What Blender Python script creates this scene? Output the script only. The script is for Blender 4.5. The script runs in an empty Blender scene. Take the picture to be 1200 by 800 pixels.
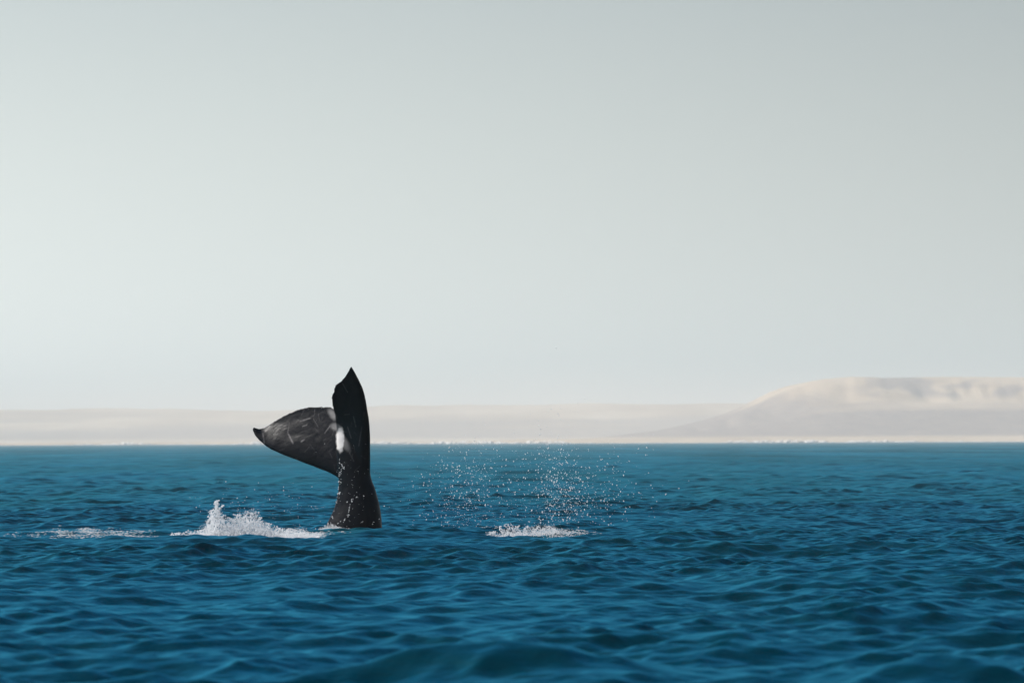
import bpy, bmesh, math, random, time
T0 = time.time()
import numpy as np
from mathutils import Vector, Matrix, noise as mnoise

# ------------------------------------------------------------------ scene
S = bpy.context.scene
COL = S.collection
random.seed(11)
rng = np.random.default_rng(11)
R = math.radians

WHALE_Y = 90.0                     # metres from the boat to the tail
CAM_H = 1.85                       # eye height in the boat
FPX = 5000.0                       # focal length in photo pixels (150 mm on full frame)

# ------------------------------------------------------------------ camera
cam_d = bpy.data.cameras.new('camera')
cam = bpy.data.objects.new('camera', cam_d)
COL.objects.link(cam)
cam.location = (0, 0, CAM_H)
cam.rotation_euler = (R(90) + 0.0236, R(0.2), 0)
cam_d.sensor_width = 36.0
cam_d.lens = 150.0
cam_d.clip_start = 0.1
cam_d.clip_end = 40000.0
cam_d.dof.use_dof = True
cam_d.dof.focus_distance = WHALE_Y
cam_d.dof.aperture_fstop = 3.0
S.camera = cam

# ------------------------------------------------------------------ sky and sun
HAZE_SIDE, HAZE_LOW, HAZE_GAIN, HAZE_FALL = 4.8, 0.28, 0.84, 0.22
SUN_EL, SUN_AZ = 45.0, -88.0       # degrees; azimuth from the view direction, left is negative
W = bpy.data.worlds.new('World'); S.world = W; W.use_nodes = True
wn = W.node_tree; wn.nodes.clear()
w_out = wn.nodes.new('ShaderNodeOutputWorld')
w_bg = wn.nodes.new('ShaderNodeBackground')
sky = wn.nodes.new('ShaderNodeTexSky')
sky.sky_type = 'NISHITA'; sky.sun_disc = False
sky.sun_elevation = R(SUN_EL); sky.sun_rotation = R(SUN_AZ)
sky.altitude = 0; sky.air_density = 1.0; sky.dust_density = 1.0; sky.ozone_density = 3.0
w_bg.inputs['Strength'].default_value = 0.055
def wmath(op, a, b=None):
    nd = wn.nodes.new('ShaderNodeMath'); nd.operation = op
    for k, v in enumerate((a, b)):
        if v is None: continue
        if isinstance(v, (int, float)): nd.inputs[k].default_value = v
        else: wn.links.new(v, nd.inputs[k])
    return nd.outputs[0]
w_tc = wn.nodes.new('ShaderNodeTexCoord'); w_sx = wn.nodes.new('ShaderNodeSeparateXYZ')
wn.links.new(w_tc.outputs['Generated'], w_sx.inputs[0])
# pale haze bank low over the sea, brighter on the sunward side, thinning out into blue sky overhead
w_az = wmath('ARCTAN2', w_sx.outputs[0], w_sx.outputs[1])
w_side = wmath('DIVIDE', 1.0, wmath('ADD', 1.0, wmath('EXPONENT', wmath('MULTIPLY', w_az, HAZE_SIDE))))
w_lum = wmath('ADD', HAZE_LOW, wmath('MULTIPLY', w_side, HAZE_GAIN))
w_lum = wmath('MULTIPLY', w_lum, wmath('EXPONENT', wmath('MULTIPLY', wmath('MAXIMUM', w_sx.outputs[2], 0.0), -2.6)))
w_haze = wn.nodes.new('ShaderNodeVectorMath'); w_haze.operation = 'SCALE'
w_haze.inputs[0].default_value = (17.1, 18.4, 17.9)
wn.links.new(w_lum, w_haze.inputs['Scale'])
w_el = wmath('MAXIMUM', w_sx.outputs[2], 0.0)
w_eln = wmath('DIVIDE', w_el, HAZE_FALL)
w_fac = wmath('EXPONENT', wmath('MULTIPLY', wmath('MULTIPLY', w_eln, w_eln), -1.0))
w_sat = wn.nodes.new('ShaderNodeHueSaturation'); w_sat.inputs['Saturation'].default_value = 1.55
wn.links.new(sky.outputs[0], w_sat.inputs['Color'])
w_mix = wn.nodes.new('ShaderNodeMix'); w_mix.data_type = 'RGBA'
wn.links.new(w_fac, w_mix.inputs[0]); wn.links.new(w_sat.outputs[0], w_mix.inputs[6]); wn.links.new(w_haze.outputs[0], w_mix.inputs[7])
wn.links.new(w_mix.outputs[2], w_bg.inputs['Color'])
wn.links.new(w_bg.outputs[0], w_out.inputs['Surface'])

sun_d = bpy.data.lights.new('sun', 'SUN')
sun_d.energy = 5.0; sun_d.angle = R(0.53); sun_d.color = (1.0, 0.96, 0.91)
sun = bpy.data.objects.new('sun', sun_d); COL.objects.link(sun)
sdir = Vector((math.sin(R(SUN_AZ)) * math.cos(R(SUN_EL)), math.cos(R(SUN_AZ)) * math.cos(R(SUN_EL)), math.sin(R(SUN_EL))))
sun.rotation_euler = sdir.to_track_quat('Z', 'Y').to_euler()

S.view_settings.view_transform = 'Standard'
S.view_settings.look = 'None'
S.view_settings.gamma = 1.0
S.view_settings.exposure = 0.3
S.view_settings.use_curve_mapping = False
S.render.engine = 'CYCLES'
S.cycles.use_denoising = True
S.cycles.max_bounces = 16
S.cycles.diffuse_bounces = 10
S.cycles.transmission_bounces = 12
S.cycles.volume_bounces = 3
S.cycles.transparent_max_bounces = 24
S.cycles.caustics_reflective = False
S.cycles.caustics_refractive = False

# ------------------------------------------------------------------ helpers
def mesh_np(name, verts, faces, smooth=True):
    """verts (n,3) array, faces (m,3|4) int array -> mesh"""
    verts = np.ascontiguousarray(verts, dtype=np.float32)
    faces = np.ascontiguousarray(faces, dtype=np.int32)
    k = faces.shape[1]
    me = bpy.data.meshes.new(name)
    me.vertices.add(len(verts)); me.vertices.foreach_set('co', verts.ravel())
    me.loops.add(faces.size); me.loops.foreach_set('vertex_index', faces.ravel())
    me.polygons.add(len(faces))
    me.polygons.foreach_set('loop_start', np.arange(0, faces.size, k, dtype=np.int32))
    me.polygons.foreach_set('use_smooth', np.full(len(faces), smooth, dtype=bool))
    me.update(calc_edges=True)
    return me

def link(name, me, mat=None, parent=None):
    o = bpy.data.objects.new(name, me); COL.objects.link(o)
    if mat: me.materials.append(mat)
    o.parent = parent
    return o

def tag(o, label=None, category=None, group=None, kind=None):
    for k, v in (('label', label), ('category', category), ('group', group), ('kind', kind)):
        if v: o[k] = v
    return o

def float_attr(me, name, vals):
    a = me.attributes.new(name, 'FLOAT', 'POINT')
    a.data.foreach_set('value', np.ascontiguousarray(vals, dtype=np.float32))

class Mat:
    def __init__(self, name):
        self.m = bpy.data.materials.new(name); self.m.use_nodes = True
        self.t = self.m.node_tree
        self.p = self.t.nodes['Principled BSDF']
        self.out = self.t.nodes['Material Output']
    def n(self, typ, **kw):
        nd = self.t.nodes.new(typ)
        for k, v in kw.items(): setattr(nd, k, v)
        return nd
    def l(self, a, b): self.t.links.new(a, b)
    def noise(self, vec, scale, detail=4, rough=0.55):
        nd = self.n('ShaderNodeTexNoise'); nd.inputs['Scale'].default_value = scale
        nd.inputs['Detail'].default_value = detail; nd.inputs['Roughness'].default_value = rough
        if vec: self.l(vec, nd.inputs['Vector'])
        return nd.outputs['Fac']
    def ramp(self, fac, stops):
        nd = self.n('ShaderNodeValToRGB'); cr = nd.color_ramp
        while len(cr.elements) < len(stops): cr.elements.new(0.5)
        for e, (p, c) in zip(cr.elements, stops):
            e.position = p; e.color = (*c, 1) if len(c) == 3 else c
        self.l(fac, nd.inputs[0]); return nd.outputs[0]
    def mapping(self, vec, scale):
        nd = self.n('ShaderNodeMapping'); nd.inputs['Scale'].default_value = scale
        self.l(vec, nd.inputs['Vector']); return nd.outputs[0]
    def mix(self, fac, a, b):
        nd = self.n('ShaderNodeMix', data_type='RGBA')
        if isinstance(fac, float): nd.inputs[0].default_value = fac
        else: self.l(fac, nd.inputs[0])
        for s, v in ((6, a), (7, b)):
            if isinstance(v, tuple): nd.inputs[s].default_value = (*v, 1)
            else: self.l(v, nd.inputs[s])
        return nd.outputs[2]
    def math(self, op, a, b=None, clamp=False):
        nd = self.n('ShaderNodeMath', operation=op); nd.use_clamp = clamp
        for i, v in enumerate((a, b)):
            if v is None: continue
            if isinstance(v, (int, float)): nd.inputs[i].default_value = v
            else: self.l(v, nd.inputs[i])
        return nd.outputs[0]
    def attr(self, name):
        return self.n('ShaderNodeAttribute', attribute_name=name).outputs['Fac']
    def pos(self): return self.n('ShaderNodeNewGeometry').outputs['Position']
    def bump(self, h, strength, dist, normal=None):
        nd = self.n('ShaderNodeBump'); nd.inputs['Strength'].default_value = strength
        nd.inputs['Distance'].default_value = dist
        self.l(h, nd.inputs['Height'])
        if normal: self.l(normal, nd.inputs['Normal'])
        return nd.outputs[0]

def smooth(a, b, x):
    t = np.clip((x - a) / (b - a), 0, 1); return t * t * (3 - 2 * t)

# ------------------------------------------------------------------ sea waves: one function for everything afloat
N_OCT, PER = 6, 26
_w = np.random.default_rng(5)
LAM = 9.0 * 2.0 ** (-(np.arange(N_OCT * PER) + _w.random(N_OCT * PER)) / PER)
WIND = R(-90 + 22)                                     # travels towards the boat, a little across
spread = R(24) + R(20) * np.clip((9.0 - LAM) / 9.0, 0, 1)
ANG = WIND + _w.normal(0, 1, LAM.size) * spread
KX, KY = 2 * np.pi / LAM * np.cos(ANG), 2 * np.pi / LAM * np.sin(ANG)
PH = _w.random(LAM.size) * 2 * np.pi
oct_slope = np.where(LAM > 4.0, 0.045, np.where(LAM > 0.9, 0.074, 0.145))
AMP = oct_slope * math.sqrt(2.0 / PER) * LAM / (2 * np.pi)

# local water movement round the tail (x, y, radius x, radius y, height)
SWELLS = [(-3.75, 89.15, 0.32, 0.3, 0.09), (-3.25, 89.1, 0.22, 0.25, -0.05), (-2.95, 89.2, 0.3, 0.3, 0.07), (-2.55, 88.6, 1.15, 0.55, 0.13), (-1.55, 88.9, 0.9, 0.5, 0.10), (-6.0, 90.4, 1.6, 0.8, 0.05),
          (0.35, 88.7, 1.2, 0.5, 0.07), (-0.2, 32.9, 1.3, 0.6, 0.36), (3.4, 31.6, 1.0, 0.7, 0.24), (-3.4, 40.5, 1.6, 1.0, 0.07)]

def gust(x, y):
    """patches of livelier and calmer water"""
    return 1.0 + 0.32 * np.sin(x * 0.21 + 1.3 * np.sin(y * 0.07 + 0.6)) * np.sin(y * 0.17 + 0.8 * np.sin(x * 0.11)) \
               + 0.16 * np.sin(x * 0.9 + y * 0.23 + 1.7) * np.sin(y * 0.61 - x * 0.17)

def sea(x, y, spacing):
    """-> dx, dy, dz for points x, y given the local mesh spacing (short waves are dropped where they cannot be carried);
    arrays are (rows, columns) with spacing growing along the rows"""
    dx = np.zeros_like(x); dy = np.zeros_like(x); dz = np.zeros_like(x)
    g = gust(x, y).astype(x.dtype)
    fine = spacing.min(axis=1)
    for i in range(LAM.size):
        lam = float(LAM[i])
        rows = np.nonzero(lam / fine > 2.2)[0]
        if not len(rows): continue
        sl = slice(rows[0], rows[-1] + 1)
        a = float(KX[i]) * x[sl] + float(KY[i]) * y[sl] + float(PH[i])
        A = smooth(2.2, 4.4, lam / spacing[sl]) * float(AMP[i])
        if lam < 3.5: A = A * g[sl]
        s = np.sin(a) * A
        q = 0.85 if lam > 0.5 else 0.5
        dx[sl] -= float(q * math.cos(ANG[i])) * s
        dy[sl] -= float(q * math.sin(ANG[i])) * s
        dz[sl] += A * np.cos(a)
    for (sx, sy, rx, ry, h) in SWELLS:
        dz += h * np.exp(-((x - sx) / rx) ** 2 - ((y - sy) / ry) ** 2)
    return dx, dy, dz

def unresolved(spacing):
    """slope variance of the waves that a mesh of this spacing leaves out"""
    lam = np.sort(LAM); var = (AMP * 2 * np.pi / LAM) ** 2 / 2
    var = var[np.argsort(LAM)]
    cum = np.concatenate([[0], np.cumsum(var)])
    return np.interp(spacing * 3.3, np.concatenate([[0], lam]), cum)

def sea_z(x, y):
    x = np.atleast_1d(np.asarray(x, dtype=np.float64)); y = np.atleast_1d(np.asarray(y, dtype=np.float64))
    x = x[None]; y = y[None]
    sp = np.full_like(x, 0.05)
    u, v = x.copy(), y.copy()
    for _ in range(3):
        dx, dy, dz = sea(u, v, sp)
        u, v = x - dx, y - dy
    return dz[0]

# sheet in rings: fine round the tail, coarser towards the far shore and off to the sides
def ring(r0, r1, d0, power, col, close=False):
    az = [0.0]; st = col
    while az[-1] < R(8.3): az.append(az[-1] + st)
    while az[-1] < math.pi:
        st = min(st * 1.14, R(6)); az.append(az[-1] + st)
    az[-1] = math.pi
    az = np.array(az); az = np.concatenate([-az[:0:-1], az])
    daz = np.gradient(az)
    rr = [r0]
    while rr[-1] < r1: rr.append(rr[-1] + max(d0 * (rr[-1] / r0) ** power, 0.01))
    rr[-1] = r1
    rr = np.array(rr); dr = np.gradient(rr)
    RR, AZ = np.meshgrid(rr, az, indexing='ij')
    X = (RR * np.sin(AZ)).astype(np.float32); Y = (RR * np.cos(AZ)).astype(np.float32)
    SP = np.maximum(dr[:, None], RR * daz[None, :]).astype(np.float32)
    dX, dY, dZ = sea(X, Y, SP)
    V = np.stack([(X + dX).ravel(), (Y + dY).ravel(), dZ.ravel()], 1)
    nr, na = RR.shape
    i, j = np.meshgrid(np.arange(nr - 1), np.arange(na - 1), indexing='ij')
    F = np.stack([i * na + j, (i + 1) * na + j, (i + 1) * na + j + 1, i * na + j + 1], -1).reshape(-1, 4)[:, ::-1]
    return V, F, SP.ravel()
bands = [ring(0.05, 29.0, 0.25, 0.12, R(0.4)), ring(28.6, 62.0, 0.062, 0.1, 0.75e-3), ring(61.7, 125.0, 0.062, 0.2, 0.52e-3),
         ring(124.5, 450.0, 0.085, 1.75, 0.72e-3), ring(448.0, 13200.0, 0.85, 1.75, 1.2e-3)]
k = 0; Vs, Fs, Ss = [], [], []
for v, f, sp in bands:
    Vs.append(v); Fs.append(f + k); Ss.append(sp); k += len(v)
me = mesh_np('sea', np.vstack(Vs), np.vstack(Fs))
SP = np.concatenate(Ss)

slope_var = 1.0 * unresolved(SP) + 0.010 ** 2
float_attr(me, 'ripple', np.sqrt(np.sqrt(2 * slope_var)))       # unresolved ripples as microfacet roughness
m = Mat('sea_water'); sea_mat = m.m
P = m.pos()
rip1 = m.noise(m.mapping(P, (0.7, 1.0, 1.0)), 5.5, 3, 0.6)
rip2 = m.noise(m.mapping(P, (1.0, 0.8, 1.0)), 30.0, 3, 0.6)
rip1 = m.math('SUBTRACT', 1.0, m.math('ABSOLUTE', m.math('SUBTRACT', m.math('MULTIPLY', rip1, 2.0), 1.0)))
b1 = m.bump(rip1, 0.6, 0.020)
b2 = m.bump(rip2, 0.4, 0.002, b1)
body = m.ramp(m.noise(m.mapping(P, (0.05, 0.02, 0.05)), 1.0, 3), [(0.3, (0.0001, 0.016, 0.028)), (0.7, (0.0001, 0.024, 0.031))])
patch = m.noise(m.mapping(P, (0.05, 0.006, 1.0)), 1.0, 4, 0.65)
fine_patch = m.noise(m.mapping(P, (0.35, 0.10, 1.0)), 1.0, 3, 0.6)
pf = m.math('ADD', m.math('MULTIPLY', patch, 1.4), m.math('ADD', m.math('MULTIPLY', fine_patch, 0.40), 0.08))
# Fresnel reflectance averaged over the unresolved ripples (their slope variance widens the grazing angle)
dt = m.n('ShaderNodeVectorMath', operation='DOT_PRODUCT'); m.l(b2, dt.inputs[0]); m.l(m.n('ShaderNodeNewGeometry').outputs['Incoming'], dt.inputs[1])
cs = m.math('MAXIMUM', dt.outputs['Value'], 0.0)
rp = m.math('MULTIPLY', m.attr('ripple'), pf); rp2 = m.math('MULTIPLY', rp, rp); var = m.math('MULTIPLY', m.math('MULTIPLY', rp2, rp2), 0.48)
ce = m.math('MINIMUM', m.math('SQRT', m.math('ADD', m.math('MULTIPLY', cs, cs), var)), 1.0)
fr = m.math('ADD', 0.02, m.math('MULTIPLY', m.math('POWER', m.math('SUBTRACT', 1.0, ce), 5.0), 0.98))
df = m.n('ShaderNodeBsdfDiffuse'); m.l(body, df.inputs['Color']); m.l(b2, df.inputs['Normal'])
gl = m.n('ShaderNodeBsdfGlossy'); gl.inputs['Color'].default_value = (0.13, 0.78, 1.0, 1)
m.l(m.math('MULTIPLY', m.attr('ripple'), pf), gl.inputs['Roughness']); m.l(b2, gl.inputs['Normal'])
mx = m.n('ShaderNodeMixShader'); m.l(fr, mx.inputs[0]); m.l(df.outputs[0], mx.inputs[1]); m.l(gl.outputs[0], mx.inputs[2])
m.l(mx.outputs[0], m.out.inputs['Surface'])
o = link('sea', me, sea_mat); tag(o, kind='structure')

# ------------------------------------------------------------------ far shore
def vnoise(x, y, seed=0, octv=5, gain=0.5):
    out = np.zeros_like(x); a = 1.0; f = 1.0; tot = 0
    rg = np.random.default_rng(seed)
    tab = rg.random((64, 64))
    for _ in range(octv):
        xf, yf = x * f, y * f
        xi, yi = np.floor(xf).astype(int), np.floor(yf).astype(int)
        tx, ty = xf - xi, yf - yi
        tx = tx * tx * (3 - 2 * tx); ty = ty * ty * (3 - 2 * ty)
        v = (tab[xi % 64, yi % 64] * (1 - tx) * (1 - ty) + tab[(xi + 1) % 64, yi % 64] * tx * (1 - ty)
             + tab[xi % 64, (yi + 1) % 64] * (1 - tx) * ty + tab[(xi + 1) % 64, (yi + 1) % 64] * tx * ty)
        out += a * v; tot += a; a *= gain; f *= 2.03
    return out / tot

def land(name, x0, x1, nx, ys, hfun):
    xs = np.linspace(x0, x1, nx)
    XX, YY = np.meshgrid(xs, ys, indexing='xy')
    ZZ = hfun(XX, YY)
    n0, n1 = XX.shape
    i, j = np.meshgrid(np.arange(n0 - 1), np.arange(n1 - 1), indexing='ij')
    F = np.stack([i * n1 + j, i * n1 + j + 1, (i + 1) * n1 + j + 1, (i + 1) * n1 + j], -1).reshape(-1, 4)
    return mesh_np(name, np.stack([XX.ravel(), YY.ravel(), ZZ.ravel()], 1) * LS, F)

def sand_mat(name, cols, scl, dark):
    m = Mat(name); P = m.pos()
    n1 = m.noise(m.mapping(P, (scl, scl * 0.6, scl * 4)), 1.0, 5, 0.6)
    n2 = m.noise(m.mapping(P, (scl * 6, scl * 3, scl * 20)), 1.0, 4, 0.6)
    c = m.ramp(n1, [(0.3, cols[0]), (0.55, cols[1]), (0.75, cols[2])])
    g = m.attr('slope_dark')
    f = m.math('MULTIPLY', g, m.math('ADD', m.math('MULTIPLY', n2, 0.6), 0.55), clamp=True)
    m.l(m.mix(f, c, dark), m.p.inputs['Base Color'])
    m.p.inputs['Roughness'].default_value = 0.95
    m.p.inputs['Specular IOR Level'].default_value = 0.1
    m.l(m.bump(n2, 0.7, 4.0), m.p.inputs['Normal'])
    return m.m

LS = 1.6                           # the shore lies this much farther than the figures below
PXM_F, PXM_H = FPX / 6000.0, FPX / 4200.0
def far_h(x, y):
    d = (y - 5400.0)
    px = x / y * FPX + 600
    crest = np.interp(px, [-600, 0, 120, 300, 450, 560, 700, 820, 900, 1100, 1700],
                      [44, 46, 47, 45, 48, 49, 50, 51, 49, 47, 45]) / PXM_F
    n = vnoise(x / 420.0 + 7, y / 500.0 + 3, 3, 5)
    n2 = vnoise(x / 130.0 + 17, y / 240.0 + 31, 9, 4)
    base = smooth(0, 900, d) * 0.86 + smooth(60, 250, d) * 0.10
    z = crest * base * (0.80 + 0.26 * n) + smooth(50, 500, d) * (n2 - 0.5) * 7.0
    z = np.minimum(z, crest * (0.965 + 0.05 * vnoise(x / 90.0, y * 0 + 0.5, 21, 3)))
    z = z * (1 - smooth(1500, 2300, d))
    return z + smooth(-30, 10, d) * 7.0 - 1.6 - smooth(40, 120, d) * 2.5
me = land('dunes', -2600, 2600, 700, np.concatenate([np.linspace(5350, 5600, 26), np.linspace(5615, 6500, 60), np.linspace(6530, 7800, 30)]), far_h)
co = np.empty(len(me.vertices) * 3, np.float32); me.vertices.foreach_get('co', co); co = co.reshape(-1, 3) / LS
float_attr(me, 'slope_dark', 0.85 * smooth(4, 9, co[:, 2]) * (1 - smooth(10, 44, co[:, 2] + 60 * (vnoise(co[:, 0] / 300, co[:, 1] / 200, 4) - 0.5))))  # darker on the lower slopes, broken up by noise; beach stays pale
o = link('dunes', me, sand_mat('dune_sand', [(0.44, 0.34, 0.24), (0.56, 0.46, 0.34), (0.66, 0.56, 0.43)], 0.004, (0.30, 0.26, 0.23)))
tag(o, kind='structure')

def head_h(x, y):
    d = y - 4000.0 - 40 * (vnoise(x / 260.0, x * 0 + 0.3, 8, 3) - 0.5)
    px = x / 4600.0 * FPX + 600
    crest = np.interp(px, [560, 640, 700, 740, 790, 840, 875, 900, 915, 935, 955, 975, 1000, 1060, 1130, 1200, 1500, 2200],
                      [-2, 1, 4, 8, 14, 25, 35, 46, 54, 64, 70.5, 74, 76, 75.5, 76.5, 76, 74, 70]) / (FPX / 4600.0)
    n = vnoise(x / 210.0 + 3, y / 260.0 + 11, 5, 5)
    gul = np.abs(vnoise(x / 75.0 + 5, y / 420.0 + 2, 13, 4) - 0.5) * 2
    apron = smooth(0, 560, d) * 0.60
    cliff = smooth(520, 640, d + 55 * (gul - 0.3)) * 0.40
    z = crest * (apron * (0.86 + 0.28 * n) + cliff)
    z = np.minimum(z, crest * (1.0 + 0.012 * (vnoise(x / 40.0, x * 0 + 0.7, 31, 3) - 0.5)))
    z -= smooth(150, 480, d) * (1 - smooth(640, 760, d)) * (1 - gul) * 2.5
    z = z * (1 - smooth(1100, 1350, d))
    return z + smooth(-30, 10, d) * 5.5 - 1.5 - smooth(40, 120, d) * 2.0
me = land('headland', -500, 1900, 640, np.concatenate([np.linspace(3940, 4450, 60), np.linspace(4456, 4800, 60), np.linspace(4820, 5345, 20)]), head_h)
co = np.empty(len(me.vertices) * 3, np.float32); me.vertices.foreach_get('co', co); co = co.reshape(-1, 3) / LS
nn = vnoise(co[:, 0] / 260, co[:, 1] / 160, 4)
gully_shade = smooth(0.54, 0.64, vnoise(co[:, 0] / 60 + 4, co[:, 2] / 26 + 2, 44, 4)) * smooth(44, 52, co[:, 2]) * smooth(330, 420, co[:, 0])  # gully shadows painted as dark patches high on the right side
float_attr(me, 'slope_dark', np.maximum(0.95 * smooth(4, 8, co[:, 2]) * (1 - smooth(28, 56, co[:, 2] + 48 * (nn - 0.5))), 0.9 * gully_shade))  # darker lower slopes plus the painted gully shadows
o = link('headland', me, sand_mat('headland_sand', [(0.44, 0.33, 0.22), (0.55, 0.43, 0.30), (0.62, 0.50, 0.36)], 0.006, (0.22, 0.18, 0.165)))
tag(o, kind='structure')

# ------------------------------------------------------------------ drops and foam helpers
def ico(sub):
    bm = bmesh.new(); bmesh.ops.create_icosphere(bm, subdivisions=sub, radius=1.0)
    v = np.array([p.co[:] for p in bm.verts]); f = np.array([[p.index for p in q.verts] for q in bm.faces]); bm.free()
    return v, f
ICO1, ICO2 = ico(1), ico(2)
OCT = (np.array([(1, 0, 0), (-1, 0, 0), (0, 1, 0), (0, -1, 0), (0, 0, 1), (0, 0, -1)], float),
       np.array([(0, 2, 4), (2, 1, 4), (1, 3, 4), (3, 0, 4), (2, 0, 5), (1, 2, 5), (3, 1, 5), (0, 3, 5)]))

def blobs(pos, rad, stretch=None, axis=None, base=ICO1):
    """many small drops as one triangle soup; stretch along axis (n,3)"""
    bv, bf = base
    n = len(pos); rad = np.asarray(rad)[:, None, None]
    P = np.repeat(bv[None], n, 0)
    if stretch is not None:
        ax = axis / (np.linalg.norm(axis, axis=1, keepdims=True) + 1e-9)
        dot = (P * ax[:, None, :]).sum(-1, keepdims=True)
        P = P + ax[:, None, :] * dot * (np.asarray(stretch)[:, None, None] - 1)
    P = P * rad + np.asarray(pos)[:, None, :]
    F = bf[None] + (np.arange(n) * len(bv))[:, None, None]
    return P.reshape(-1, 3), F.reshape(-1, 3)

def join(parts):
    vs, fs, k = [], [], 0
    for v, f in parts:
        vs.append(v); fs.append(f + k); k += len(v)
    return np.vstack(vs), np.vstack(fs)

def px2w(px, py, y=WHALE_Y):
    """a point at distance y for a place in the photograph"""
    return (px - 600) / FPX * y, CAM_H + (518.0 + (600 - px) * 0.0035 - py) / FPX * y

m = Mat('white_water'); foam_mat = m.m
m.p.inputs['Base Color'].default_value = (0.95, 0.96, 0.97, 1)
m.p.inputs['Roughness'].default_value = 0.3
tr = m.n('ShaderNodeBsdfTranslucent'); tr.inputs[0].default_value = (0.95, 0.97, 0.98, 1)
mx = m.n('ShaderNodeMixShader'); mx.inputs[0].default_value = 0.35
m.l(m.p.outputs[0], mx.inputs[1]); m.l(tr.outputs[0], mx.inputs[2])
tp = m.n('ShaderNodeBsdfTransparent'); m2 = m.n('ShaderNodeMixShader'); m2.inputs[0].default_value = 0.36
m.l(mx.outputs[0], m2.inputs[1]); m.l(tp.outputs[0], m2.inputs[2]); m.l(m2.outputs[0], m.out.inputs['Surface'])

m = Mat('water_drops'); drop_mat = m.m
m.p.inputs['Base Color'].default_value = (0.97, 0.98, 0.98, 1)
m.p.inputs['Roughness'].default_value = 0.12
m.p.inputs['IOR'].default_value = 1.33
tr = m.n('ShaderNodeBsdfTranslucent'); tr.inputs[0].default_value = (0.97, 0.98, 0.98, 1)
mx = m.n('ShaderNodeMixShader'); mx.inputs[0].default_value = 0.5
m.l(m.p.outputs[0], mx.inputs[1]); m.l(tr.outputs[0], mx.inputs[2]); m.l(mx.outputs[0], m.out.inputs['Surface'])

# ------------------------------------------------------------------ surf on the far beach, mirage shimmer put into its lumps and speckle
m = Mat('surf_shimmer'); surf_mat = m.m
m.l(m.ramp(m.noise(m.mapping(m.pos(), (0.05, 0.05, 0.3)), 1.0, 3), [(0.35, (0.46, 0.38, 0.30)), (0.52, (0.74, 0.69, 0.62)), (0.66, (0.86, 0.84, 0.80))]), m.p.inputs['Base Color'])  # cream and tan speckle paints in the mirage shimmer
m.p.inputs['Roughness'].default_value = 0.7
def surf(name, y0, x0, x1, n, hmax):
    xs = rng.uniform(x0, x1, n); ys = y0 + rng.normal(0, 10, n)
    big = vnoise(xs / 30.0, xs * 0 + y0, 2, 4)
    ln = rng.lognormal(0.8, 0.6, n); h = hmax * (0.3 + 0.7 * rng.random(n) ** 2.0) * (0.12 + 0.88 * smooth(0.32, 0.72, big))
    bv, bf = ICO1
    P = bv[None] * np.stack([ln, rng.uniform(1, 3, n), h], 1)[:, None, :]
    P = P * (1 + 0.35 * rng.uniform(-1, 1, (n, len(bv), 1))) + np.stack([xs, ys, np.zeros(n)], 1)[:, None, :]
    F = bf[None] + (np.arange(n) * len(bv))[:, None, None]
    return mesh_np(name, P.reshape(-1, 3) * LS, F.reshape(-1, 3))
o = link('surf', surf('surf', 3945, -420, 950, 2600, 2.8), surf_mat)
tag(o, 'broken white surf with mirage shimmer along the beach below the headland', 'surf', kind='stuff')
o = link('surf', surf('surf', 5335, -1250, 1250, 4400, 3.8), surf_mat)
tag(o, 'pale broken surf with mirage shimmer along the beach of the far hazy dunes', 'surf', kind='stuff')

# ------------------------------------------------------------------ the whale's tail
WX, WZ0 = px2w(415, 622)
def wl(px, py, ly):                                   # photo place + depth offset -> local metres (origin on the waterline)
    return ((px - 415) / FPX * WHALE_Y, ly, (622 - py) / FPX * WHALE_Y)

def resample(pts, n):
    pts = np.array(pts, float)
    t = np.concatenate([[0], np.cumsum(np.linalg.norm(np.diff(pts, axis=0), axis=1))]); t /= t[-1]
    # Catmull-Rom through the stations, parametrised by station
    u = np.linspace(0, len(pts) - 1, n); k = np.clip(u.astype(int), 0, len(pts) - 2); f = (u - k)[:, None]
    p0 = pts[np.clip(k - 1, 0, None)]; p1 = pts[k]; p2 = pts[k + 1]; p3 = pts[np.clip(k + 2, None, len(pts) - 1)]
    return 0.5 * ((2 * p1) + (-p0 + p2) * f + (2 * p0 - 5 * p1 + 4 * p2 - p3) * f ** 2 + (-p0 + 3 * p1 - 3 * p2 + p3) * f ** 3)

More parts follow.
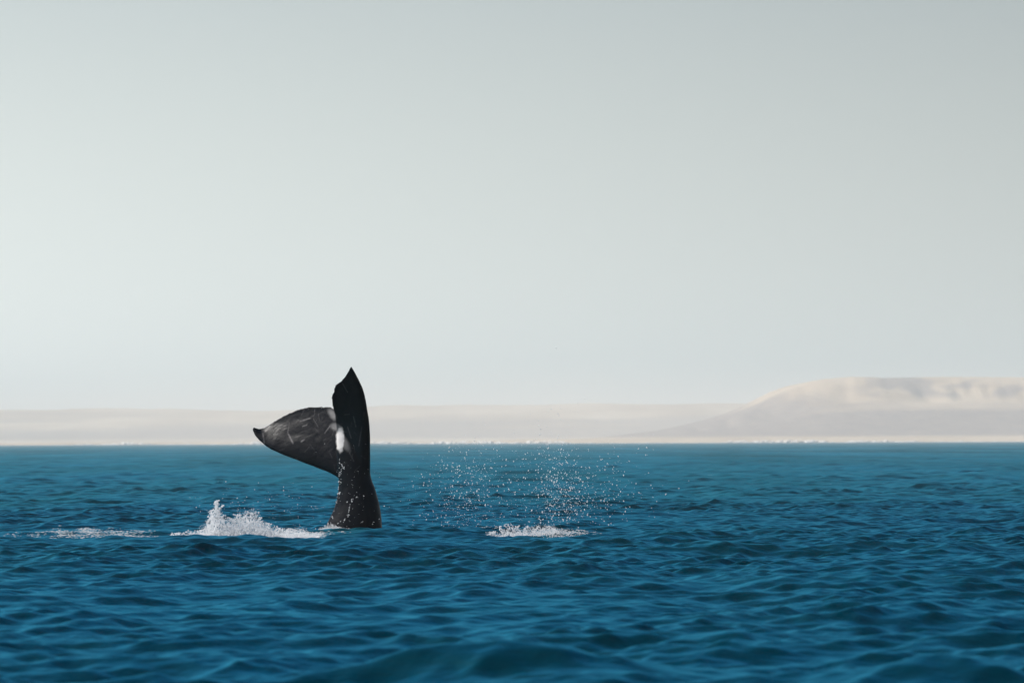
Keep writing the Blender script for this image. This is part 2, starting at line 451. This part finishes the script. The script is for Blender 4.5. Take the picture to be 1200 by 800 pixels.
def fluke(L, T, thick, camber, nicks, n=90, nc=22):
    L = resample([wl(*p) for p in L], n); T = resample([wl(*p) for p in T], n)
    th = np.interp(np.linspace(0, 1, n), np.linspace(0, 1, len(thick)), thick)
    jit = np.zeros(n)
    for (c, w, d) in nicks:
        jit += d * np.exp(-((np.linspace(0, 1, n) - c) / w) ** 2)
    ch = T - L; T = T + ch / (np.linalg.norm(ch, axis=1, keepdims=True) + 1e-6) * jit[:, None]
    span = np.gradient((L + T) / 2, axis=0)
    nrm = np.cross(span, T - L); nrm /= np.linalg.norm(nrm, axis=1, keepdims=True) + 1e-9
    c = (1 - np.cos(np.linspace(0, np.pi, nc))) / 2
    prof = (2.9 * (0.2969 * np.sqrt(c) - 0.126 * c - 0.3516 * c ** 2 + 0.2843 * c ** 3 - 0.1015 * c ** 4)) / 0.29 * 0.5
    rows = []
    for i in range(n):
        t = np.maximum(prof * th[i], 0.016)
        base = L[i] + c[:, None] * (T[i] - L[i]) + nrm[i] * (camber * np.linalg.norm(T[i] - L[i]) * np.sin(np.pi * c))[:, None]
        rows.append(np.vstack([base + nrm[i] * t[:, None], (base - nrm[i] * t[:, None])[::-1]]))
    m_ = 2 * nc
    V = np.vstack(rows); F = []
    for i in range(n - 1):
        for k in range(m_):
            F.append((i * m_ + k, i * m_ + (k + 1) % m_, (i + 1) * m_ + (k + 1) % m_, (i + 1) * m_ + k))
    return V, F, [list(range(m_))[::-1], list(range((n - 1) * m_, n * m_))]

parts = []
parts.append(fluke(
    [(416, 582, .05), (395, 559, .12), (371, 548, .30), (346, 538.5, .50), (324, 530, .70), (308, 521.5, .86), (297, 511, .98), (292.6, 502, 1.05)],
    [(414, 520, .08), (402, 490, .16), (388, 477.5, .36), (369, 476, .58), (346, 479.5, .80), (322, 491, .98), (305, 501.2, 1.08), (293.5, 500.2, 1.08)],
    [.40, .34, .27, .21, .165, .12, .08, .04], 0.05,
    [(.36, .012, -.02), (.47, .02, .012), (.60, .01, -.016), (.30, .012, .018)]))
parts.append(fluke(
    [(424, 600, .0), (433, 562, -.06), (433.5, 532, -.22), (433.6, 503, -.42), (431.6, 480, -.62), (427.4, 458, -.84), (420.6, 442, -1.02), (414.2, 430.2, -1.15)],
    [(408, 580, .0), (398, 545, .0), (395, 510, .02), (393, 487, -.16), (390, 469, -.38), (394, 454, -.66), (405.5, 443, -.92), (413, 431.4, -1.12)],
    [.40, .36, .29, .23, .18, .13, .085, .04], -0.07,
    [(.66, .012, -.02), (.74, .01, .018), (.80, .012, -.022), (.60, .012, .014), (.87, .01, -.012)]))
# tail stock: keeled on the left, round on the right, running on down under the water
def stock():
    prof = [(700, 352, 470, .62), (660, 366, 456, .60), (635, 375, 449.5, .56), (618, 381, 447.5, .52), (606, 386.5, 446.8, .48), (596, 391, 445.4, .45),
            (584, 394.6, 442.6, .40), (572, 396.5, 439.4, .35), (560, 396.8, 435, .31), (545, 395.6, 433, .27), (525, 394.6, 430, .22), (505, 396, 424, .15), (492, 399, 417, .08)]
    st = resample([(*wl(a, y, 0), *wl(b, y, 0), t) for (y, a, b, t) in prof], 80)
    rows = []; m_ = 40
    for r in st:
        xl, z, xr, t = r[0], r[2], r[3], r[6]
        a = np.linspace(0, 2 * np.pi, m_, endpoint=False)
        u = np.cos(a); w = np.sin(a)
        taper = 0.5 + 0.5 * (u * 0.5 + 0.5) ** 0.7 * 1.0            # thin at the keel (u = -1)
        rows.append(np.stack([(xl + xr) / 2 + u * (xr - xl) / 2, w * t * taper, np.full(m_, z)], 1))
    V = np.vstack(rows); n = len(rows); F = []
    for i in range(n - 1):
        for k in range(m_):
            F.append((i * m_ + k, i * m_ + (k + 1) % m_, (i + 1) * m_ + (k + 1) % m_, (i + 1) * m_ + k))
    return V, F, [list(range(m_))[::-1], list(range((n - 1) * m_, n * m_))]
parts.append(stock())
bm = bmesh.new()
for V, F, caps in parts:
    vs = [bm.verts.new(p) for p in V]
    for f in F + caps: bm.faces.new([vs[i] for i in f])
bm.normal_update()
bmesh.ops.recalc_face_normals(bm, faces=bm.faces)
tmp = bpy.data.meshes.new('tail_shape'); bm.to_mesh(tmp); bm.free()
tob = bpy.data.objects.new('tail_shape', tmp); COL.objects.link(tob)
md = tob.modifiers.new('r', 'REMESH'); md.mode = 'VOXEL'; md.voxel_size = 0.017; md.use_smooth_shade = True
md = tob.modifiers.new('s', 'SMOOTH'); md.factor = 0.5; md.iterations = 7
dg = bpy.context.evaluated_depsgraph_get()
whale_me = bpy.data.meshes.new_from_object(tob.evaluated_get(dg))
bpy.data.objects.remove(tob); bpy.data.meshes.remove(tmp)
whale_me.name = 'whale'
for p in whale_me.polygons: p.use_smooth = True
nv = len(whale_me.vertices)
co = np.empty(nv * 3, np.float32); whale_me.vertices.foreach_get('co', co); co = co.reshape(-1, 3).astype(float)
nrm = np.empty(nv * 3, np.float32); whale_me.vertices.foreach_get('normal', nrm); nrm = nrm.reshape(-1, 3)
# slight unevenness of skin
lump = vnoise(co[:, 0] * 5 + 9, co[:, 2] * 5 + co[:, 1] * 3 + 20, 61, 4) - 0.5
co2 = co + nrm * (lump * 0.014)[:, None]
whale_me.vertices.foreach_set('co', co2.astype(np.float32).ravel())
# markings of the hide: white belly patch at the notch, grey mottling, scars
lpx, lpy = co[:, 0] * FPX / WHALE_Y + 415, 622 - co[:, 2] * FPX / WHALE_Y
front = nrm[:, 1] < 0.25
def blotch(cx, cy, rx, ry, ang=0, edge=0.5, wob=0.35, seed=1):
    a = R(ang); ux = (lpx - cx) * math.cos(a) + (lpy - cy) * math.sin(a); uy = -(lpx - cx) * math.sin(a) + (lpy - cy) * math.cos(a)
    q = np.sqrt((ux / rx) ** 2 + (uy / ry) ** 2) + wob * (vnoise(lpx / 3.0 + 50, lpy / 3.0 + 50, seed, 3) - 0.5)
    return 1 - smooth(1 - edge, 1 + edge, q)
white = np.maximum(blotch(398.6, 514.5, 5.0, 14, 0, .22), 0.2 * blotch(405, 520, 4, 9, -30, .5))
white = np.maximum(white, 0.28 * blotch(389, 485, 7, 3.5, 55, .6))
white = np.maximum(white, 0.25 * blotch(393, 500, 6, 4, 20, .6))
grey = 0.55 * blotch(372, 495, 24, 15, 20, .7, .9, 3) + 0.35 * blotch(340, 505, 20, 13, -20, .8, .9, 4) + 0.3 * blotch(385, 515, 10, 14, 0, .8, .8, 6)
grey = grey + 0.25 * blotch(408, 468, 12, 26, 0, .8, .9, 8)
scar = np.zeros(nv)
sr = np.random.default_rng(3)
segs = [(336, 508, 342, 519, .9, .8), (350, 493, 362, 489.5, .7, .7), (380, 507, 386, 499, .7, .9), (352, 517, 355.5, 514.5, 1.1, .8), (305, 507, 307, 519, .9, .5),
        (353, 499, 358, 497.5, .8, .7), (337, 495, 335, 507, .6, .35), (366, 490, 372, 500, .5, .4), (408, 500, 412, 513, .6, .4), (415, 488, 418, 500, .6, .35),
        (425, 500, 421, 522, .6, .3), (410, 530, 415, 540, .6, .3), (403, 449, 409, 460, .5, .3)]
for _ in range(46):
    cx, cy = sr.uniform(312, 428), sr.uniform(470, 560); a = sr.uniform(0, math.pi); l = sr.uniform(2, 9)
    segs.append((cx, cy, cx + l * math.cos(a), cy + l * math.sin(a), sr.uniform(.35, .6), sr.uniform(.08, .28)))
for (x0, y0, x1, y1, w, s) in segs:
    dx, dy = x1 - x0, y1 - y0; t = np.clip(((lpx - x0) * dx + (lpy - y0) * dy) / (dx * dx + dy * dy), 0, 1)
    d = np.hypot(lpx - x0 - t * dx, lpy - y0 - t * dy)
    scar = np.maximum(scar, s * (1 - smooth(w * 0.3, w * 1.1 + .2, d)) * (0.3 + 0.9 * vnoise(lpx / 2 + 5, lpy / 2 + 9, 77, 2)))
float_attr(whale_me, 'white', white * front)
float_attr(whale_me, 'grey', np.clip(grey, 0, 1))
float_attr(whale_me, 'scar', scar * front)
m = Mat('whale_hide'); tc = m.n('ShaderNodeTexCoord').outputs['Object']
c0 = m.ramp(m.noise(tc, 5.0, 5, 0.65), [(0.35, (0.0010, 0.0016, 0.0035)), (0.7, (0.0026, 0.0034, 0.006))])
gm = m.math('MULTIPLY', m.attr('grey'), m.ramp(m.noise(tc, 7.0, 6, 0.7), [(0.40, (0, 0, 0)), (0.68, (1, 1, 1))]))
c1 = m.mix(gm, c0, (0.026, 0.024, 0.027))
c2 = m.mix(m.attr('scar'), c1, (0.20, 0.19, 0.19))
c3 = m.mix(m.attr('white'), c2, (0.72, 0.70, 0.68))
m.l(c3, m.p.inputs['Base Color'])
m.l(m.ramp(m.noise(tc, 9.0, 4), [(0.3, (0.34,) * 3), (0.7, (0.46,) * 3)]), m.p.inputs['Roughness'])
m.p.inputs['IOR'].default_value = 1.34; m.p.inputs['Specular IOR Level'].default_value = 0.2
m.l(m.bump(m.noise(tc, 24.0, 4, 0.55), 0.12, 0.02), m.p.inputs['Normal'])
print('t', time.time() - T0)
whale = link('whale', whale_me, m.m)
whale.location = (WX, WHALE_Y, WZ0)
tag(whale, 'black whale tail with white notch patch, flukes raised out of the sea', 'whale')
print('whale verts', nv)

# water still clinging to and running off the hide: beads and short runnels along the keel and the stock
def near_hide(px, py, k=1):
    d = (lpx - px) ** 2 + (lpy - py) ** 2 + 1e3 * (nrm[:, 1] > 0.1)
    i = np.argmin(d); return co2[i] + np.array(whale.location), nrm[i]
pp, rd, sx, ax = [], [], [], []
keel = [(397, 535), (396.8, 560), (394, 585), (390, 598.6), (384.4, 611), (380, 621)]
kx = [k[1] for k in keel]; kv = [k[0] for k in keel]
br = np.random.default_rng(8)
def bead(px, py, r, s=1.0, a=(0.1, 0, 1)):
    p, n_ = near_hide(px, py); pp.append(p + n_ * r * 0.35); rd.append(r); sx.append(s); ax.append(a)
for _ in range(42):
    y = br.uniform(532, 622); bead(np.interp(y, kx, kv) + abs(br.normal(0, 2.2)) + .5, y, br.uniform(.003, .013), br.uniform(1, 2.4), (br.normal(0, .6), 0, 1))
for (x0, y0, x1, y1, n_) in [(420, 577, 408, 592, 16), (410, 592, 409, 606, 14), (384, 620, 410, 606, 26), (399, 542, 405, 550, 12), (397, 552, 401, 552.5, 8), (425, 604, 424, 616, 6)]:
    for t in br.random(int(n_ * 0.6)):
        bead(x0 + (x1 - x0) * t + br.normal(0, .9), y0 + (y1 - y0) * t + br.normal(0, .9), br.uniform(.003, .012), br.uniform(1, 2.2), (x1 - x0, 0, y0 - y1))
for _ in range(50): bead(br.uniform(395, 442), br.uniform(540, 618), br.uniform(.002, .006))
Vb, Fb = blobs(np.array(pp), rd, sx, np.array(ax, float))
o = link('clinging_water', mesh_np('clinging_water', Vb, Fb), drop_mat)
tag(o, 'glinting water running down the keel of the whale tail', 'water', kind='stuff')

# ------------------------------------------------------------------ splash beside the tail
def splash(name, top, y0, depth, n, seed, rmax, bias=1.6, jets=(), nj=40):
    """top: [(px, py)] outline of the splash; drops are packed densest near the water and thrown upward in ragged jets"""
    g = np.random.default_rng(seed)
    tx = np.array([px2w(a, b, y0)[0] for a, b in top]); tz = np.array([px2w(a, b, y0)[1] for a, b in top])
    x = g.uniform(tx[0], tx[-1], n * 4)
    H = np.interp(x, tx, tz) + 0.03
    keep = g.random(n * 4) < np.clip(0.15 + H / 0.45, 0, 1); x = x[keep][:n]; H = H[keep][:n]
    y = y0 + g.normal(0, depth, len(x)) * np.clip(1.2 - H, 0.35, 1)
    rag = vnoise(x * 16 + 3, y * 9 + seed, seed, 4, 0.65)
    clump = vnoise(x * 9 + 40, y * 9 + 7, seed + 1, 3)
    top_h = H * np.clip(0.30 + 1.35 * rag, 0.15, 1.25)
    f = g.random(len(x)) ** bias
    z = sea_z(x, y) - 0.015 + top_h * f + 0.02 * (clump - 0.5)
    r = rmax * (0.22 + 0.78 * g.random(len(x)) ** 3) * (1.05 - 0.6 * f)
    lean = np.stack([g.normal(0, .35, len(x)), g.normal(0, .3, len(x)), np.ones(len(x))], 1)
    parts = [blobs(np.stack([x + g.normal(0, .012, len(x)), y, z], 1), r, g.uniform(1, 3.0, len(x)), lean, OCT)]
    jets = list(jets)
    for _ in range(nj):
        a = g.uniform(top[0][0] + 8, top[-1][0] - 4); b = np.interp(a, [t[0] for t in top], [t[1] for t in top])
        jets.append((a, b - g.uniform(0.0, 0.22) * (632 - b), g.normal(0, 4), int(14 + 1.6 * (632 - b)), .010))
    for (px, ppy, ln, cnt, sp) in jets:                    # ropes of water breaking up into drops
        bx, bz = px2w(px, 630, y0); hx, hz = px2w(px + ln, ppy, y0)
        t = g.random(cnt) ** 0.8; yj = y0 + g.normal(0, .1)
        sw = 0.03 * np.sin(t * 9 + g.random() * 6)
        jp = np.stack([bx + (hx - bx) * t ** 1.5 + sw + g.normal(0, sp, cnt) * (1.2 - .8 * t), yj + g.normal(0, sp, cnt), bz + (hz - bz) * (2 * t - t * t)], 1)
        parts.append(blobs(jp, rmax * (.25 + .75 * g.random(cnt) ** 2) * (1 - .4 * t), g.uniform(1, 3.0, cnt), np.tile([[ln * .02, 0, 1.0]], (cnt, 1)) + g.normal(0, .3, (cnt, 3)), OCT))
    V, F = join(parts)
    return mesh_np(name, V, F)

o = link('splash', splash('splash', [(192, 630), (205, 625), (222, 624), (236, 620), (243, 612), (248, 603), (252, 600), (258, 600), (262, 607), (268, 612), (276, 607), (286, 604), (294, 601),
    (300, 602), (306, 610), (314, 617), (322, 620), (340, 621), (352, 620), (362, 624), (374, 627)], 83.8, .26, 19000, 21, .0155, 1.25,
    [(250, 588, 5, 260, .03), (254, 586, 2, 260, .03), (247, 597, 2, 200, .04), (257, 592, 3, 160, .025), (252, 600, -6, 120, .02), (292, 601, 2, 140, .035), (284, 603, -3, 120, .04), (300, 606, 5, 120, .03), (272, 606, -3, 100, .025), (310, 613, 6, 90, .025)]), foam_mat)
tag(o, 'tall jagged white splash of water to one side of the whale tail', 'splash', kind='stuff')
o = link('splash', splash('splash', [(560, 627), (572, 625), (584, 623), (592, 617), (597, 615), (606, 618), (618, 619), (632, 618), (646, 618), (652, 622), (664, 625), (690, 627)],
    85.2, .24, 5000, 23, .0135, 1.7), foam_mat)
tag(o, 'low white splash where falling spray meets the water', 'splash', kind='stuff')

o = link('splash', splash('splash', [(371, 625), (377, 620), (384, 617), (390, 619), (400, 619), (409, 621), (420, 624)], 89.35, .10, 1100, 25, .014, 1.6, nj=8), foam_mat)
tag(o, 'small white wash of water at the foot of the whale tail', 'splash', kind='stuff')

# foam streaks lying on the water
def foam(name, spots, seed):
    g = np.random.default_rng(seed); pts = []
    for (px, py, w, dpt, n) in spots:
        y = CAM_H * FPX / max(py - 518.5 - (600 - px) * .0035, 1.0)
        x = (px - 600) / FPX * y
        k = max(3, n // 40)
        cx = g.normal(0, w / FPX * y, k); cy = g.normal(0, dpt, k)
        i = g.integers(0, k, n)
        pts.append(np.stack([x + cx[i] + g.normal(0, .09, n), y + cy[i] + g.normal(0, .25, n)], 1))
    p = np.vstack(pts); z = sea_z(p[:, 0], p[:, 1])
    r = 0.004 + 0.015 * g.random(len(p)) ** 2.5
    bv, bf = OCT
    P = bv[None] * np.stack([r * 2.0, r * 2.0, r * .45], 1)[:, None, :] + np.stack([p[:, 0], p[:, 1], z + r * .2], 1)[:, None, :]
    return mesh_np(name, P.reshape(-1, 3), (bf[None] + (np.arange(len(p)) * len(bv))[:, None, None]).reshape(-1, 3))
o = link('foam', foam('foam', [(66, 622, 5, .5, 1200), (98, 624, 4, .4, 300), (80, 628, 30, .8, 1500), (130, 627, 22, .8, 1400), (165, 629, 22, .8, 1600), (120, 633, 10, .4, 300), (200, 630, 18, .5, 2000), (300, 631, 40, .4, 1500), (345, 630, 22, .5, 1600), (372, 628, 6, .3, 500), (300, 602, 70, 10, 160)], 5), foam_mat)  # last spot: scattered flecks of foam standing in for sparkle on the water
tag(o, 'thin trail of white foam on the water leading to the tall splash', 'foam', kind='stuff')
o = link('foam', foam('foam', [(560, 624, 14, .4, 420), (668, 626, 18, .4, 420), (610, 627, 30, .5, 600)], 6), foam_mat)
tag(o, 'white foam on the water around the low splash', 'foam', kind='stuff')
o = link('foam', foam('foam', [(828, 558, 6, 2.0, 500)], 7), foam_mat)
tag(o, 'small whitecap breaking on a wave in front of the headland', 'foam', kind='stuff')

# ------------------------------------------------------------------ spray in the air
def spray(name, clusters, seed):
    g = np.random.default_rng(seed); P, Rr = [], []
    for (px, py, sx_, sy_, n, r0, r1) in clusters:
        y = WHALE_Y + g.normal(0, .9, n)
        cx, cy = px + g.normal(0, sx_, n), py + g.normal(0, sy_, n)
        x = (cx - 600) / FPX * WHALE_Y; z = CAM_H + (518 + (600 - cx) * .0035 - cy) / FPX * WHALE_Y
        ok = z > sea_z(x, y) + .01
        P.append(np.stack([x, y, z], 1)[ok]); Rr.append((r0 + (r1 - r0) * g.random(n) ** 3.2)[ok])
    P = np.vstack(P); Rr = np.concatenate(Rr) * 0.72
    V, F = blobs(P, Rr, g.uniform(1, 2.4, len(P)), g.normal(0, .4, (len(P), 3)) + np.array([0, 0, 1.0]), OCT)
    return mesh_np(name, V, F)
o = link('spray', spray('spray', [(544, 578, 23, 36, 560, .006, .019), (650, 566, 13, 42, 480, .006, .020), (668, 590, 24, 24, 380, .006, .019), (610, 580, 72, 36, 700, .005, .017),
    (720, 560, 26, 30, 120, .006, .018), (640, 500, 60, 34, 160, .004, .013), (600, 440, 70, 50, 300, .002, .006), (520, 390, 70, 50, 300, .002, .005), (440, 380, 40, 45, 180, .002, .005), (560, 330, 70, 40, 80, .002, .005), (548, 585, 30, 36, 1300, .0018, .004), (655, 585, 26, 40, 1500, .0018, .004), (600, 560, 80, 50, 900, .0018, .004)], 31), drop_mat)
tag(o, 'sparkling spray of water drops hanging in the air beside the tail', 'spray', kind='stuff')
o = link('spray', spray('spray', [(262, 598, 24, 14, 90, .004, .013), (325, 600, 26, 14, 70, .004, .012), (318, 582, 20, 8, 30, .004, .012), (360, 470, 24, 20, 40, .003, .007), (350, 622, 18, 5, 60, .004, .012)], 32), drop_mat)
tag(o, 'small scattered drops flung up around the tall splash and the flukes', 'spray', kind='stuff')

# ------------------------------------------------------------------ haze
bm = bmesh.new(); bmesh.ops.create_cube(bm, size=1.0)
for v in bm.verts:
    v.co = (v.co.x * 30000, v.co.y * 30000, -5.0 if v.co.z < 0 else 124.0)
me = bpy.data.meshes.new('haze'); bm.to_mesh(me); bm.free()
hm = bpy.data.materials.new('haze_air'); hm.use_nodes = True
ht = hm.node_tree; ht.nodes.clear()
ho = ht.nodes.new('ShaderNodeOutputMaterial'); hv = ht.nodes.new('ShaderNodeVolumePrincipled')
hv.inputs['Color'].default_value = (1.0, 0.985, 0.935, 1)
hv.inputs['Density'].default_value = 1.35e-4
hv.inputs['Anisotropy'].default_value = 0.0
ht.links.new(hv.outputs[0], ho.inputs['Volume'])
o = link('haze', me, hm); tag(o, 'thin sea haze over the bay', 'haze', kind='stuff')
